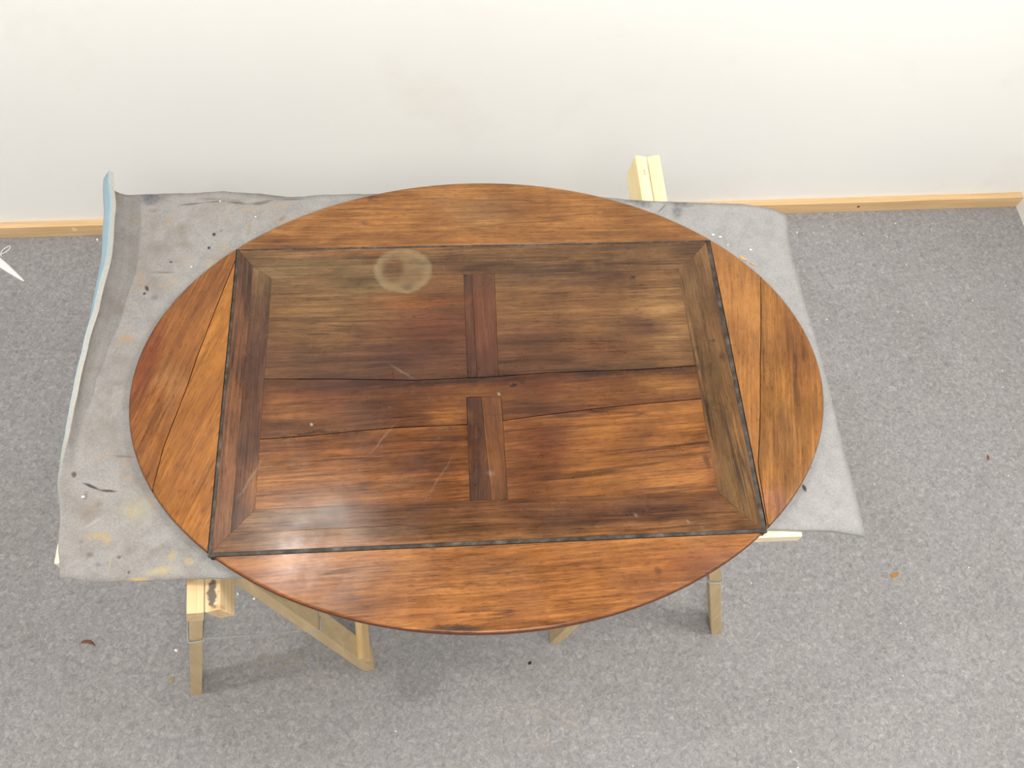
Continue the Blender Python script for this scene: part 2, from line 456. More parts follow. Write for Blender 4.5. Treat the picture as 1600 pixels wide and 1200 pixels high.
def mat_felt():
    t = NT('stained grey felt')
    v = t.coord()
    w = t.vmath('ADD', v, t.map(t.vmath('SUBTRACT', t.noise(v, 22, 4, .6, col=True), (.5, .5, .5)), scale=(.006, .006, 0)))
    f = t.noise(v, 330, 3, .7)
    m = t.noise(v, 40, 4, .6)
    c = t.ramp(t.math('ADD', t.math('MULTIPLY', f, .6), t.math('MULTIPLY', m, .4)), [(.30, (.195, .193, .192)), (.5, (.260, .259, .256)), (.7, (.315, .313, .309))])
    # the left part is dirtier and browner
    left = t.rng(t.n('ShaderNodeSeparateXYZ').outputs[0], -.45, .25, 1, 0)
    sx = t.t.nodes[-1]
    sep = [n for n in t.t.nodes if n.type == 'SEPXYZ'][0]
    t.l(v, sep.inputs[0])
    c = t.mix(t.math('MULTIPLY', left, .55), c, t.mix(1.0, c, (.88, .83, .79), 'MULTIPLY'))
    grime = t.noise(t.map(v, loc=(2, 5, 0)), 16, 5, .65)
    c = t.mix(t.math('MULTIPLY', t.math('MULTIPLY', t.rng(grime, .47, .66), left), .45), c, (.165, .135, .112))
    rust = t.noise(t.map(v, loc=(7, 1, 0)), 28, 5, .65)
    c = t.mix(t.math('MULTIPLY', t.math('MULTIPLY', t.rng(rust, .58, .70), left), .5), c, (.32, .20, .10))
    NAVY, BRN, PURP, TAN, BLK, GRY = (.075, .078, .105), (.150, .118, .092), (.165, .138, .132), (.30, .245, .16), (.028, .024, .022), (.125, .120, .118)
    ORG, OLV, YEL, DBR, PALE, YG = (.33, .215, .115), (.205, .185, .125), (.40, .325, .165), (.085, .062, .042), (.335, .325, .305), (.30, .28, .175)
    MUS, ORY, DGR, GRYL = (.36, .265, .105), (.46, .33, .13), (.115, .117, .122), (.37, .37, .36)
    S = [  # x, y, rx, ry, rot, colour, strength, softness
        (-0.4825,1.0461,0.0195,0.0139,-2,NAVY,0.85,0.6), (-0.4633,1.0482,0.0152,0.0098,-2,NAVY,0.40,1.0), (-0.4723,1.0193,0.0140,0.0055,-2,BRN,0.55,0.9), 
        (-0.4196,0.9818,0.0150,0.0161,-2,BRN,0.60,1.0), (-0.4166,0.9469,0.0180,0.0106,-2,BRN,0.50,1.0), (-0.4671,0.9357,0.0327,0.0238,-14,PURP,0.55,1.0), 
        (-0.4897,1.0022,0.0086,0.0054,-2,TAN,0.60,1.0), (-0.3673,0.9663,0.0034,0.0035,-2,BLK,0.90,0.5), (-0.3550,0.9739,0.0038,0.0040,-2,GRY,0.60,0.8), 
        (-0.3748,0.9385,0.0028,0.0029,-2,BLK,0.90,0.5), (-0.4345,0.9122,0.0029,0.0026,-2,BLK,0.70,0.6), (-0.4681,0.8601,0.0032,0.0058,23,BLK,0.85,0.6), 
        (-0.4706,0.8502,0.0027,0.0027,-3,BLK,0.85,0.6), (-0.4545,0.8420,0.0082,0.0068,-3,GRY,0.75,0.9), (-0.4439,0.8907,0.0208,0.0023,-2,BRN,0.80,0.8), 
        (-0.4836,0.8860,0.0062,0.0114,-2,ORG,0.55,1.0), (-0.4259,0.8746,0.0155,0.0126,-2,TAN,0.50,1.0), (-0.3473,0.9388,0.0149,0.0132,-2,TAN,0.55,1.0), 
        (-0.3099,0.9748,0.0049,0.0229,-2,OLV,0.60,1.0), (-0.3691,0.9043,0.0166,0.0092,10,YEL,0.50,1.0), (-0.4097,1.0295,0.0237,0.0034,4,DBR,0.75,0.9), 
        (-0.3687,1.0321,0.0240,0.0031,-2,DBR,0.75,0.9), (-0.3313,1.0266,0.0222,0.0033,-8,DBR,0.75,0.9), (-0.2919,1.0251,0.0240,0.0031,3,DBR,0.70,0.9),  # thin dark strokes: shade of the back crease put into the felt colour
        (-0.2460,1.0305,0.0308,0.0031,8,DBR,0.60,0.9), (-0.3781,1.0423,0.0287,0.0028,-6,BRN,0.60,1.0), (-0.3394,1.0339,0.0203,0.0027,-15,BRN,0.60,1.0), 
        (-0.3056,1.0159,0.0326,0.0042,6,TAN,0.50,1.0), (-0.2566,1.0182,0.0306,0.0042,8,TAN,0.40,1.0), (-0.2546,0.9960,0.0051,0.0083,-47,GRY,0.80,0.8), 
        (-0.4969,0.6861,0.0124,0.0068,3,BRN,0.55,1.0), (-0.5048,0.6721,0.0077,0.0099,-3,BRN,0.50,1.0), (-0.5378,0.5353,0.0035,0.0050,-3,DBR,0.90,0.7), 
        (-0.5112,0.5162,0.0158,0.0024,-25,BLK,0.85,0.7), (-0.4867,0.5083,0.0149,0.0023,-9,BLK,0.80,0.7), (-0.4711,0.5621,0.0228,0.0020,-9,GRY,0.70,0.9), 
        (-0.5175,0.5022,0.0045,0.0088,-3,BRN,0.75,1.0), (-0.4977,0.4882,0.0082,0.0088,-3,BRN,0.60,1.0), (-0.5117,0.4715,0.0216,0.0163,-3,BRN,0.50,1.0), 
        (-0.5005,0.4612,0.0219,0.0036,34,PALE,0.50,1.0), (-0.4416,0.4780,0.0309,0.0271,-3,YG,0.55,1.0), (-0.4449,0.4753,0.0127,0.0097,-3,YEL,0.35,1.0), 
        (-0.4603,0.5238,0.0111,0.0090,-3,PALE,0.35,1.0), (-0.4285,0.4559,0.0127,0.0105,-3,PALE,0.35,1.0), (-0.5052,0.4424,0.0080,0.0057,-4,ORG,0.80,0.9), 
        (-0.4889,0.4395,0.0161,0.0075,-4,MUS,0.75,0.9), (-0.4783,0.4322,0.0075,0.0091,31,MUS,0.65,1.0), (-0.4707,0.3991,0.0026,0.0183,-4,YG,0.45,1.0), 
        (-0.4997,0.4139,0.0062,0.0046,-4,GRY,0.80,0.8), (-0.4862,0.3973,0.0053,0.0041,-4,GRY,0.65,0.9), (-0.4595,0.4076,0.0035,0.0028,-4,BLK,0.60,0.8), 
        (-0.4446,0.3846,0.0026,0.0027,-4,BLK,0.60,0.7), (-0.5144,0.4326,0.0044,0.0028,-4,BRN,0.60,1.0), (-0.4466,0.4180,0.0134,0.0102,-4,BRN,0.50,1.0), 
        (-0.3971,0.4187,0.0125,0.0066,-4,BRN,0.60,1.0), (-0.4098,0.4120,0.0125,0.0084,-4,BRN,0.35,1.0), (-0.3869,0.4040,0.0068,0.0093,-37,MUS,0.80,0.9), 
        (-0.3999,0.3836,0.0256,0.0066,11,YEL,0.80,0.9), (-0.4295,0.3736,0.0176,0.0032,-4,ORY,0.85,0.8), (-0.3622,0.3950,0.0087,0.0060,-37,ORY,0.80,0.8), 
        (0.5505,0.4515,0.0032,0.0059,16,BLK,0.95,0.6), (0.5443,0.4549,0.0120,0.0227,-3,PURP,0.45,1.0), (0.5673,0.4842,0.0050,0.0042,-3,PURP,0.60,1.0), 
        (0.3790,1.0048,0.0194,0.0102,-21,DGR,0.90,0.6), (0.3590,1.0113,0.0163,0.0058,-2,DGR,0.70,0.8), (0.4518,0.9992,0.0219,0.0065,-7,DGR,0.90,0.7), 
        (0.4404,0.9867,0.0102,0.0189,-15,DGR,0.80,0.8), (0.4133,0.9920,0.0167,0.0019,45,DGR,0.80,0.8), (0.3846,0.9873,0.0255,0.0085,-40,GRYL,0.50,1.0), 
    ]
    patchy = t.rng(t.noise(t.map(v, loc=(4, 8, 0)), 110, 4, .7), .34, .62, .35, 1.0)
    for (x, y, rx, ry, rot, col, st, soft) in S:
        m_ = t.math('MULTIPLY', t.blob(w, x, y, rx * 1.2, ry * 1.3, rot, soft), st)
        if min(rx, ry) > .005: m_ = t.math('MULTIPLY', m_, patchy)
        c = t.mix(m_, c, col)
    t.bump(f, .5, .0015)
    return t.done(c, .95, .12)
def mat_rim():
    t = NT('pale cut felt edge')
    v = t.coord()
    c = t.mix(t.noise(v, 300, 3), (.41, .40, .365), (.28, .275, .25))
    t.bump(t.noise(v, 400, 3), .5, .001)
    return t.done(c, .95, .1)
def mat_backing():
    t = NT('light blue foam backing')
    v = t.coord()
    c = t.mix(t.noise(v, 60, 3), (.29, .385, .435), (.235, .33, .39))
    return t.done(c, .85, .15)
M_FELT, M_RIM, M_BLUE = mat_felt(), mat_rim(), mat_backing()
bl = shell('felt_blanket', 0.0, .0062, [M_FELT, M_RIM])
tag(bl, 'stained grey felt blanket with curled left edge, spread over the trestles under the table top', 'blanket')
bk = shell('backing', .0062, .0078, [M_BLUE, M_BLUE], bl)
bk['label'] = 'light blue foam backing'

# ------------------------------------------------------------------ table top
TZ = .7125; TH = .020
top = empty('oval_table_top', (.0743, .6523, TZ - TH), R(-.96))
tag(top, 'oval dark hardwood top with rectangular centre panel and four curved leaves on the blanket', 'table top')

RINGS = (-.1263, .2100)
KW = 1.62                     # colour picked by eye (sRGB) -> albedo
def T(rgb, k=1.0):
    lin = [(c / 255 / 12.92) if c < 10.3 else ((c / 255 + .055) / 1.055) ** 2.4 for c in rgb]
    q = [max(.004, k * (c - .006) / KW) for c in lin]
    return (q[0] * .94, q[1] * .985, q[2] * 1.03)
# tone of the wood: darker, redder and worn patches, back ones greyed by painted-in reflection; table coordinates x, y, rx, ry, colour, strength
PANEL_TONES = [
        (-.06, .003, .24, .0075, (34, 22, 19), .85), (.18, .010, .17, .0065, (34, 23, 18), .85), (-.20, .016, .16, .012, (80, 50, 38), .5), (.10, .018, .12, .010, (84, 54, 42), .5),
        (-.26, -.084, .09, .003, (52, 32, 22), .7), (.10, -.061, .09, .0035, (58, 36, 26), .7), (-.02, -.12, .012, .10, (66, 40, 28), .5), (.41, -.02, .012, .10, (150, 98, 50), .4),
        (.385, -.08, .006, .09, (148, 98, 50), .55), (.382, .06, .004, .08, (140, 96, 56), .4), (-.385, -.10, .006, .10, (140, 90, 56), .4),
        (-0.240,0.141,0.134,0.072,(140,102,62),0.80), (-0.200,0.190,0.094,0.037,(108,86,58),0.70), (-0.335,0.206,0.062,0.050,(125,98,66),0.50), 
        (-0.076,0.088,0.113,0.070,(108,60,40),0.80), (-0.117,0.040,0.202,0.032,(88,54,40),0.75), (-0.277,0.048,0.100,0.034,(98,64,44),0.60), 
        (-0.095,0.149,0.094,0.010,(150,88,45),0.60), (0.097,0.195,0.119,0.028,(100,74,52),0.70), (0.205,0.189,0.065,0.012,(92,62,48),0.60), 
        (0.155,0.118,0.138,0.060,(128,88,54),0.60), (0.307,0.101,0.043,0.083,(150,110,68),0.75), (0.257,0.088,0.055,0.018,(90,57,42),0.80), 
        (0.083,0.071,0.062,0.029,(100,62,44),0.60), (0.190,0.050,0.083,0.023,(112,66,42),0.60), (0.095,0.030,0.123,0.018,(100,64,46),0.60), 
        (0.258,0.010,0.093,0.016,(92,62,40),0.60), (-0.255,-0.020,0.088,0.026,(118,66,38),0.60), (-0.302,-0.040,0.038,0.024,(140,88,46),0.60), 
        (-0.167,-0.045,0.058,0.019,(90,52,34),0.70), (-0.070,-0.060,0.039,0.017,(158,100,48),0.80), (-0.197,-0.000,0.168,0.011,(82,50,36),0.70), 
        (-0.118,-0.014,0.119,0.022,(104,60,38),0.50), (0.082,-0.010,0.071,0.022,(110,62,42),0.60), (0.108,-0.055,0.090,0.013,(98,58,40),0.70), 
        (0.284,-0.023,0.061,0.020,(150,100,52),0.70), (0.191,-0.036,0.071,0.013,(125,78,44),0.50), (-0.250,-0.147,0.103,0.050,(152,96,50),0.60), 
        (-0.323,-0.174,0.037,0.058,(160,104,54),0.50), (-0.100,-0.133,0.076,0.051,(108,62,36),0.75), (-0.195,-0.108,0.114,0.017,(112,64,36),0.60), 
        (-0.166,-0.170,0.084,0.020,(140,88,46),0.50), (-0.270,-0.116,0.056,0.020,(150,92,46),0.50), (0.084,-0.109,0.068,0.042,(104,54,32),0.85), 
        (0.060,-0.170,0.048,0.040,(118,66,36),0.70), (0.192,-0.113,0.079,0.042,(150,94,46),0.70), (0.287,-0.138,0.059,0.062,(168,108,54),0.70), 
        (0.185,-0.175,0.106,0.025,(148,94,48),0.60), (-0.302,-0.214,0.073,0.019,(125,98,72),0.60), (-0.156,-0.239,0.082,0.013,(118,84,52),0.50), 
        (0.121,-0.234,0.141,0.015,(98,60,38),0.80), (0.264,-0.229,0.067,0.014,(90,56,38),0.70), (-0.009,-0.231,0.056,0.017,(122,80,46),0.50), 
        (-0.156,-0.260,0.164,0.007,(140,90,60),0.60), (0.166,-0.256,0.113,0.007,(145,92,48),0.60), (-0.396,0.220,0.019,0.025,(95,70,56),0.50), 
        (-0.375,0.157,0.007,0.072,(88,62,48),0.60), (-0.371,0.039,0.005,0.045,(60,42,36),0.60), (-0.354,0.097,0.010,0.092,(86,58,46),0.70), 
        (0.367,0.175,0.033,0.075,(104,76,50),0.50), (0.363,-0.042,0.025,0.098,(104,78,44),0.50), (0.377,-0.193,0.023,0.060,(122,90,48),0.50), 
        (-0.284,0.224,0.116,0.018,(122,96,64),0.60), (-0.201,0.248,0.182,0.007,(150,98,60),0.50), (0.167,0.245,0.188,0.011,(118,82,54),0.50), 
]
LEAF_TONES = [
        (-0.527,0.056,0.024,0.121,(128,66,36),0.80), (-0.482,-0.045,0.047,0.063,(150,92,46),0.40), (-0.486,0.010,0.013,0.044,(176,124,76),0.50), 
        (-0.442,-0.159,0.036,0.058,(172,104,46),0.40), (0.511,0.022,0.032,0.102,(132,80,40),0.70), (0.459,-0.079,0.014,0.126,(120,84,46),0.40), 
        (0.420,-0.225,0.029,0.039,(150,96,70),0.60), (-0.318,0.263,0.064,0.013,(110,70,44),0.70), (0.324,0.262,0.067,0.019,(112,68,40),0.60), 
        (-0.005,0.317,0.066,0.038,(170,124,76),0.50), (0.173,0.306,0.135,0.014,(140,90,48),0.40), (-0.181,0.362,0.009,0.014,(96,56,44),0.70), 
        (-0.185,0.314,0.015,0.005,(100,56,50),0.60), (-0.345,0.277,0.023,0.011,(118,74,46),0.50), (-0.289,-0.298,0.097,0.022,(150,98,68),0.70), 
        (-0.192,-0.294,0.125,0.018,(160,110,70),0.50), (-0.121,-0.360,0.123,0.010,(170,106,62),0.40), (0.024,-0.299,0.109,0.011,(140,92,50),0.40), 
        (0.281,-0.306,0.074,0.028,(128,70,38),0.70), (0.202,-0.340,0.082,0.018,(140,84,44),0.40), (-0.014,-0.325,0.180,0.003,(110,72,40),0.60), 
        (-0.060,-0.384,0.048,0.006,(48,38,32),0.80), (0.063,-0.382,0.071,0.010,(165,100,48),0.40), 
]
SPOTS = [  # small dark knots and dents
    (.259, .1866, .008, .006, (60, 45, 48), .85), (.3297, -.1519, .007, .016, (84, 46, 32), .75), (.045, -.012, .009, .005, (42, 34, 32), .9),
    (.118, .199, .010, .006, (84, 62, 48), .7), (.100, .073, .005, .005, (70, 52, 46), .7), (-.109, .121, .006, .004, (76, 46, 34), .6),
    (-.30, .183, .008, .004, (92, 72, 50), .6), (.374, .060, .006, .003, (60, 44, 34), .8), (.383, .030, .005, .012, (72, 40, 26), .6), (.23, -.315, .008, .007, (92, 62, 36), .6),
]
MARKS = [  # paler, worn-through or bloomed spots and painted reflection haze: x, y, rx, ry, rot, colour, strength, softness
    (-.2298, -.2080, .034, .034, 0, (0.223, 0.205, 0.18), .22, .7),  # pale bloom with the lamp's blurred reflection painted in
    (-.22, -.20, .09, .05, 0, (0.155, 0.124, 0.099), .15, 1),  # wide haze of the lamp's reflection, put into the wood colour
    (-.266, -.0665, .0035, .003, 0, (0.31, 0.279, 0.198), .7, .8),
    (.021, -.0250, .003, .005, 25, (0.26, 0.217, 0.167), .6, .9),
    (.0, -.155, .008, .007, 0, (0.248, 0.198, 0.167), .3, 1),
    (-.35, -.15, .0035, .05, -28, (0.248, 0.205, 0.167), .30, 1),
    (-.13, .020, .003, .035, 55, (0.186, 0.143, 0.118), .35, 1),
    (-.075, -.16, .003, .06, -32, (0.217, 0.167, 0.136), .18, 1),
    (-.16, -.095, .003, .05, -40, (0.31, 0.248, 0.198), .15, 1),
    (.02, .335, .11, .045, 0, (0.174, 0.118, 0.068), .15, 1),
    (-.06, .36, .05, .03, 0, (0.174, 0.118, 0.068), .15, 1),
    (.285, -.243, .004, .003, 0, (0.279, 0.223, 0.174), .4, .9),
    (.21, -.232, .004, .004, 0, (0.248, 0.198, 0.155), .4, .9),
]
def mat_wood(name, ang, seed, tint, box=None, centre=True, contrast=1.0, gloss=.26, big=.55):
    """tint = mean colour; grain runs at ang degrees; box = x0, x1, y0, y1 of the piece"""
    t = NT(name)
    v = t.coord()
    g = t.map(t.map(v, loc=(seed * .37, seed * .23, 0)), rot=(0, 0, R(-ang)))
    wob = t.map(t.vmath('SUBTRACT', t.noise(t.map(g, scale=(3, 9, 1)), 1, 2, .5, col=True), (.5, .5, .5)), scale=(0, .012, 0))
    g = t.vmath('ADD', g, wob)
    n1 = t.noise(t.map(g, scale=(2.0, 52, 1)), 1, 6, .68, .1)
    n2 = t.noise(t.map(g, loc=(3, 1, 0), scale=(9, 250, 1)), 1, 4, .7, .1)
    n3 = t.noise(t.map(g, loc=(5, 2, 0), scale=(60, 640, 1)), 1, 2, .5)
    nb = t.noise(t.map(g, loc=(1, 9, 0), scale=(8, 17, 1)), 1, 5, .65, .3)
    f = t.math('ADD', t.math('MULTIPLY', n1, .45), t.math('MULTIPLY', n2, .55))
    f = t.math('ADD', f, t.math('MULTIPLY', t.math('SUBTRACT', nb, .5), big))
    k = contrast
    def mul(a): return tuple(1 + (x - 1) * k for x in a)
    grain = t.ramp(f, [(.32, mul((.30, .24, .22))), (.43, mul((.70, .65, .62))), (.52, mul((1.04, 1.02, 1.0))), (.64, mul((1.62, 1.72, 1.75)))])
    # the tone of this piece, with its patches
    c = t.mix(0.0, T(tint, .93 if centre else 1.0), T(tint))
    w = t.vmath('ADD', v, t.map(t.vmath('SUBTRACT', t.noise(t.map(g, scale=(9, 26, 1)), 1, 6, .7, col=True), (.5, .5, .5)), scale=(.10, .050, 0)))
    def near(x, y, rx, ry):
        return box is None or (x + rx > box[0] - .03 and x - rx < box[1] + .03 and y + ry > box[2] - .03 and y - ry < box[3] + .03)
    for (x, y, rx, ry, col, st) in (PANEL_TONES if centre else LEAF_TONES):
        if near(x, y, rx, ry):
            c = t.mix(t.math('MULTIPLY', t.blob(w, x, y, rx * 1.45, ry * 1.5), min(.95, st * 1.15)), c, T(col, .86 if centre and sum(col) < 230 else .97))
    c = t.mix(1.0, c, grain, 'MULTIPLY')
    # near-black rosewood lines
    ln = t.noise(t.map(g, loc=(8, 4, 0), scale=(1.1, 22, 1)), 1, 4, .55, .3)
    band = t.math('ABSOLUTE', t.math('SUBTRACT', ln, .50))
    part_ = t.rng(t.noise(t.map(g, loc=(2, 8, 0), scale=(5, 30, 1)), 1, 3), .45, .60)
    c = t.mix(t.math('MULTIPLY', t.math('MULTIPLY', t.rng(band, .0, .022, 1, 0), part_), .85 * k), c, t.mix(1.0, c, (.20, .18, .18), 'MULTIPLY'))
    # pores: short dark dashes along the grain
    c = t.mix(t.rng(n3, .33, .45, .65, 0), c, t.mix(1.0, c, (.38, .34, .33), 'MULTIPLY'))
    wv = t.vmath('ADD', v, t.map(t.vmath('SUBTRACT', t.noise(v, 45, 3, .6, col=True), (.5, .5, .5)), scale=(.012, .012, 0)))
    for (x, y, rx, ry, col, st) in SPOTS:
        if near(x, y, rx, ry): c = t.mix(t.math('MULTIPLY', t.blob(wv, x, y, rx, ry, 0, .7), st), c, T(col))
    for (x, y, rx, ry, rot, col, st, soft) in MARKS:
        if near(x, y, max(rx, ry), max(rx, ry)): c = t.mix(t.math('MULTIPLY', t.blob(wv, x, y, rx, ry, rot, soft), st), c, col)
    if centre and near(RINGS[0], RINGS[1], .06, .06):      # pale broken ring left by a wet vessel
        disc = t.blob(wv, RINGS[0], RINGS[1], .0525, .048, 0, .16)
        hole = t.blob(wv, RINGS[0] - .017, RINGS[1] + .004, .025, .034, 0, .6)
        mk = t.math('MULTIPLY', disc, t.math('SUBTRACT', 1.0, hole))
        mk = t.math('MULTIPLY', mk, t.rng(t.noise(wv, 28, 4, .6), .3, .62, .45, 1))
        rim_ = t.math('SUBTRACT', disc, t.blob(wv, RINGS[0], RINGS[1], .044, .040, 0, .35))
        c = t.mix(t.math('MULTIPLY', mk, .24), c, T((190, 168, 124)))
        c = t.mix(t.math('MULTIPLY', rim_, .10), c, T((205, 185, 145)))
        c = t.mix(t.math('MULTIPLY', t.blob(wv, RINGS[0] + .008, RINGS[1] - .032, .014, .010, 0, .8), .6), c, T((88, 80, 58)))
    gl = t.noise(v, 11, 5, .65)
    rough = t.rng(gl, .3, .7, gloss - .04, gloss + .16)
    h = t.math('ADD', t.math('MULTIPLY', n3, .6), t.math('MULTIPLY', n2, .4))
    t.bump(h, .06, .0006)
    return t.done(c, rough, .34)
M_EDGE = NT('dark polished rim').done((.085, .020, .008), .28, .45)

# outline of the oval
def oval(th):
    k = .9972 + .004 * math.sin(th) + .0013 * math.cos(2 * th) - .001 * math.cos(3 * th) + .0013 * math.cos(4 * th)
    return Vector((.5413 * k * math.cos(th), .3943 * k * math.sin(th)))
def oval_n(th):
    d = oval(th + .002) - oval(th - .002)
    return Vector((d.y, -d.x)).normalized()
X0, X1, Y0, Y1 = -.4012, .4012, -.2655, .2590      # centre panel outer edges
GAP = .0011

def solve_th(fn, lo, hi):
    a = fn(lo)
    for _ in range(60):
        m = (lo + hi) / 2
        if (fn(m) > 0) == (a > 0): lo = m
        else: hi = m
    return (lo + hi) / 2

def leaf_board(name, loop, mat, parent):
    """loop = [(point, inward offset direction scaled, is_rim)], listed round the board; rim gets a rounded nosing"""
    bm = bmesh.new()
    prof = [(.0, .0042), (.0012, .0016), (.0032, .0004), (.0062, 0.0), (.0100, .0004), (.0135, .0020), (.0165, .0048), (TH, .0090)]
    rings = []
    for d, off in prof:
        ring = []
        for p, nv, rim in loop:
            o = nv * off if rim else nv * (.0007 if d == 0 else 0)
            q = p + o
            ring.append(bm.verts.new((q.x, q.y, TH - d)))
        rings.append(ring)
    n = len(loop)
    for a, (A, B) in enumerate(zip(rings, rings[1:])):
        for k in range(n):
            f = bm.faces.new((A[k], A[(k+1) % n], B[(k+1) % n], B[k]))
            if loop[k][2] and loop[(k+1) % n][2]:
                f.smooth = True
                f.material_index = 0 if a < 1 else 1
            elif a > 0: f.material_index = 1
    bm.faces.new(rings[0]); bm.faces.new(rings[-1][::-1])
    bmesh.ops.triangulate(bm, faces=[f for f in bm.faces if len(f.verts) > 4])
    return link_mesh(name, bm, [mat, M_EDGE], parent)

def arc(t0, t1, n):
    return [t0 + (t1 - t0) * k / n for k in range(n + 1)]
def rim_pts(t0, t1, n, d0=None, d1=None):
    """points along the rim from t0 to t1; the end points slide along the adjoining joint (d0, d1)"""
    out = []
    for k, th in enumerate(arc(t0, t1, n)):
        p, nn = oval(th), -oval_n(th)
        d = d0 if k == 0 else d1 if k == n else None
        if d is not None:
            d = d.normalized()
            nv = d / max(.25, d.dot(nn))
        else: nv = nn
        out.append((p, nv, True))
    return out

g2 = GAP
tR0 = solve_th(lambda t: oval(t).x - (X1 + g2), .2, 1.3)     # right leaf, upper end
# chords: right x = X1+g, left x = X0-g, top y = Y1+g, bottom y = Y0-g
def th_x(x, up):
    return solve_th(lambda t: oval(t).x - x, *( (.02, math.pi - .02) if up else (-math.pi + .02, -.02)))
def th_y(y, right):
    return solve_th(lambda t: oval(t).y - y, *((-math.pi/2 + .02, math.pi/2 - .02) if right else (math.pi/2 + .02, 3*math.pi/2 - .02)))

m_top = mat_wood('leaf wood back', 0, 3.1, (156, 104, 56), None, False, .8, .28)
m_bot = mat_wood('leaf wood front', 2, 8.7, (158, 100, 52), None, False, .85, .20)
m_l1 = mat_wood('leaf wood left outer', 72, 12.3, (152, 94, 46), None, False, .7, .24)
m_l2 = mat_wood('leaf wood left inner', 70, 17.9, (168, 106, 46), None, False, .65, .24)
m_r1 = mat_wood('leaf wood right inner', 81, 23.3, (166, 110, 58), None, False, .6, .24)
m_r2 = mat_wood('leaf wood right outer', 80, 29.1, (154, 102, 50), None, False, .8, .24)

# back and front leaves
t0, t1 = th_y(Y1 + g2, True), th_y(Y1 + g2, False)
lf = leaf_board('leaf', rim_pts(t0, t1, 72, Vector((-1, 0)), Vector((1, 0))), m_top, top)
lf['label'] = 'back leaf'
t0, t1 = th_y(Y0 - g2, False), th_y(Y0 - g2, True) + 2 * math.pi
lf = leaf_board('leaf', rim_pts(t0, t1, 72, Vector((1, 0)), Vector((-1, 0))), m_bot, top)
lf['label'] = 'front leaf'

def side_leaf(sgn, crack, m_in, m_out, label):
    """a side leaf of two boards meeting along an open crack"""
    xe = (X1 + g2) if sgn > 0 else (X0 - g2)
    e = bpy.data.objects.new('leaf', None); C.objects.link(e); e.parent = top
    e['label'] = label
    up, lo = th_x(xe, True), th_x(xe, False)
    if sgn < 0: lo += 2 * math.pi
    def on_rim(p):        # angle where the crack leaves the board
        return math.atan2(p.y / .3943, p.x / .5413) % (2 * math.pi) if sgn < 0 else math.atan2(p.y / .3943, p.x / .5413)
    c = [Vector(p) for p in crack]          # from its upper to its lower end
    # lower end on the rim
    c_dir = (c[-1] - c[-2]).normalized()
    p = c[-1].copy()
    while (p.x / .5413) ** 2 + (p.y / .3943) ** 2 < .995: p += c_dir * .0005
    tl = on_rim(p); c[-1] = oval(tl)
    if sgn > 0:
        u_dir = (c[0] - c[1]).normalized(); p = c[0].copy()
        while (p.x / .5413) ** 2 + (p.y / .3943) ** 2 < .995: p += u_dir * .0005
        tu = on_rim(p); c[0] = oval(tu)
    h = .0007
    def side(k, s):       # crack points moved apart by half the gap
        d = (c[min(k+1, len(c)-1)] - c[max(k-1, 0)]).normalized()
        return c[k] + Vector((-d.y, d.x)) * h * s
    Z = Vector((0, 0))
    if sgn > 0:
        # outer board: rim between the two ends of the crack
        loop = rim_pts(tl, tu, 40, c[-2] - c[-1], c[1] - c[0])
        loop += [(side(k, 1), Z, False) for k in range(1, len(c) - 1)]
        leaf_board('board', loop, m_out, e)
        # inner board: joint, rim, crack, rim
        loop = rim_pts(tu + .003, up, 14, c[1] - c[0], Vector((0, -1)))
        loop += rim_pts(lo, tl - .003, 8, Vector((0, 1)), c[-2] - c[-1])
        loop += [(side(k, -1), Z, False) for k in range(len(c) - 2, 0, -1)]
        leaf_board('board', loop, m_in, e)
    else:
        # outer board: rim from the top joint to the crack, crack back up, a bit of the joint
        loop = rim_pts(up, tl - .002, 44, Vector((0, -1)), c[-2] - c[-1])
        loop += [(side(k, -1), Z, False) for k in range(len(c) - 2, 0, -1)]
        loop += [(Vector((xe, c[0].y + .001)), Z, False)]
        leaf_board('board', loop, m_out, e)
        loop = rim_pts(tl + .002, lo, 24, c[-2] - c[-1], Vector((0, 1)))
        loop += [(Vector((xe, c[0].y - .004)), Z, False)]
        loop += [(side(k, 1), Z, False) for k in range(1, len(c) - 1)]
        leaf_board('board', loop, m_in, e)
    return e
side_leaf(-1, [(-.4023, .238), (-.4067, .2205), (-.4309, .1228), (-.446, .058), (-.458, -.0022), (-.470, -.052), (-.4807, -.097), (-.488, -.1521)], m_l2, m_l1, 'left leaf, cracked into two boards')
side_leaf(1, [(.4791, .1848), (.4675, .13), (.4563, .0718), (.447, .028), (.4372, -.0222), (.428, -.07), (.4191, -.1107), (.4085, -.155), (.4065, -.172), (.4062, -.25)], m_r1, m_r2, 'right leaf, cracked into two boards')

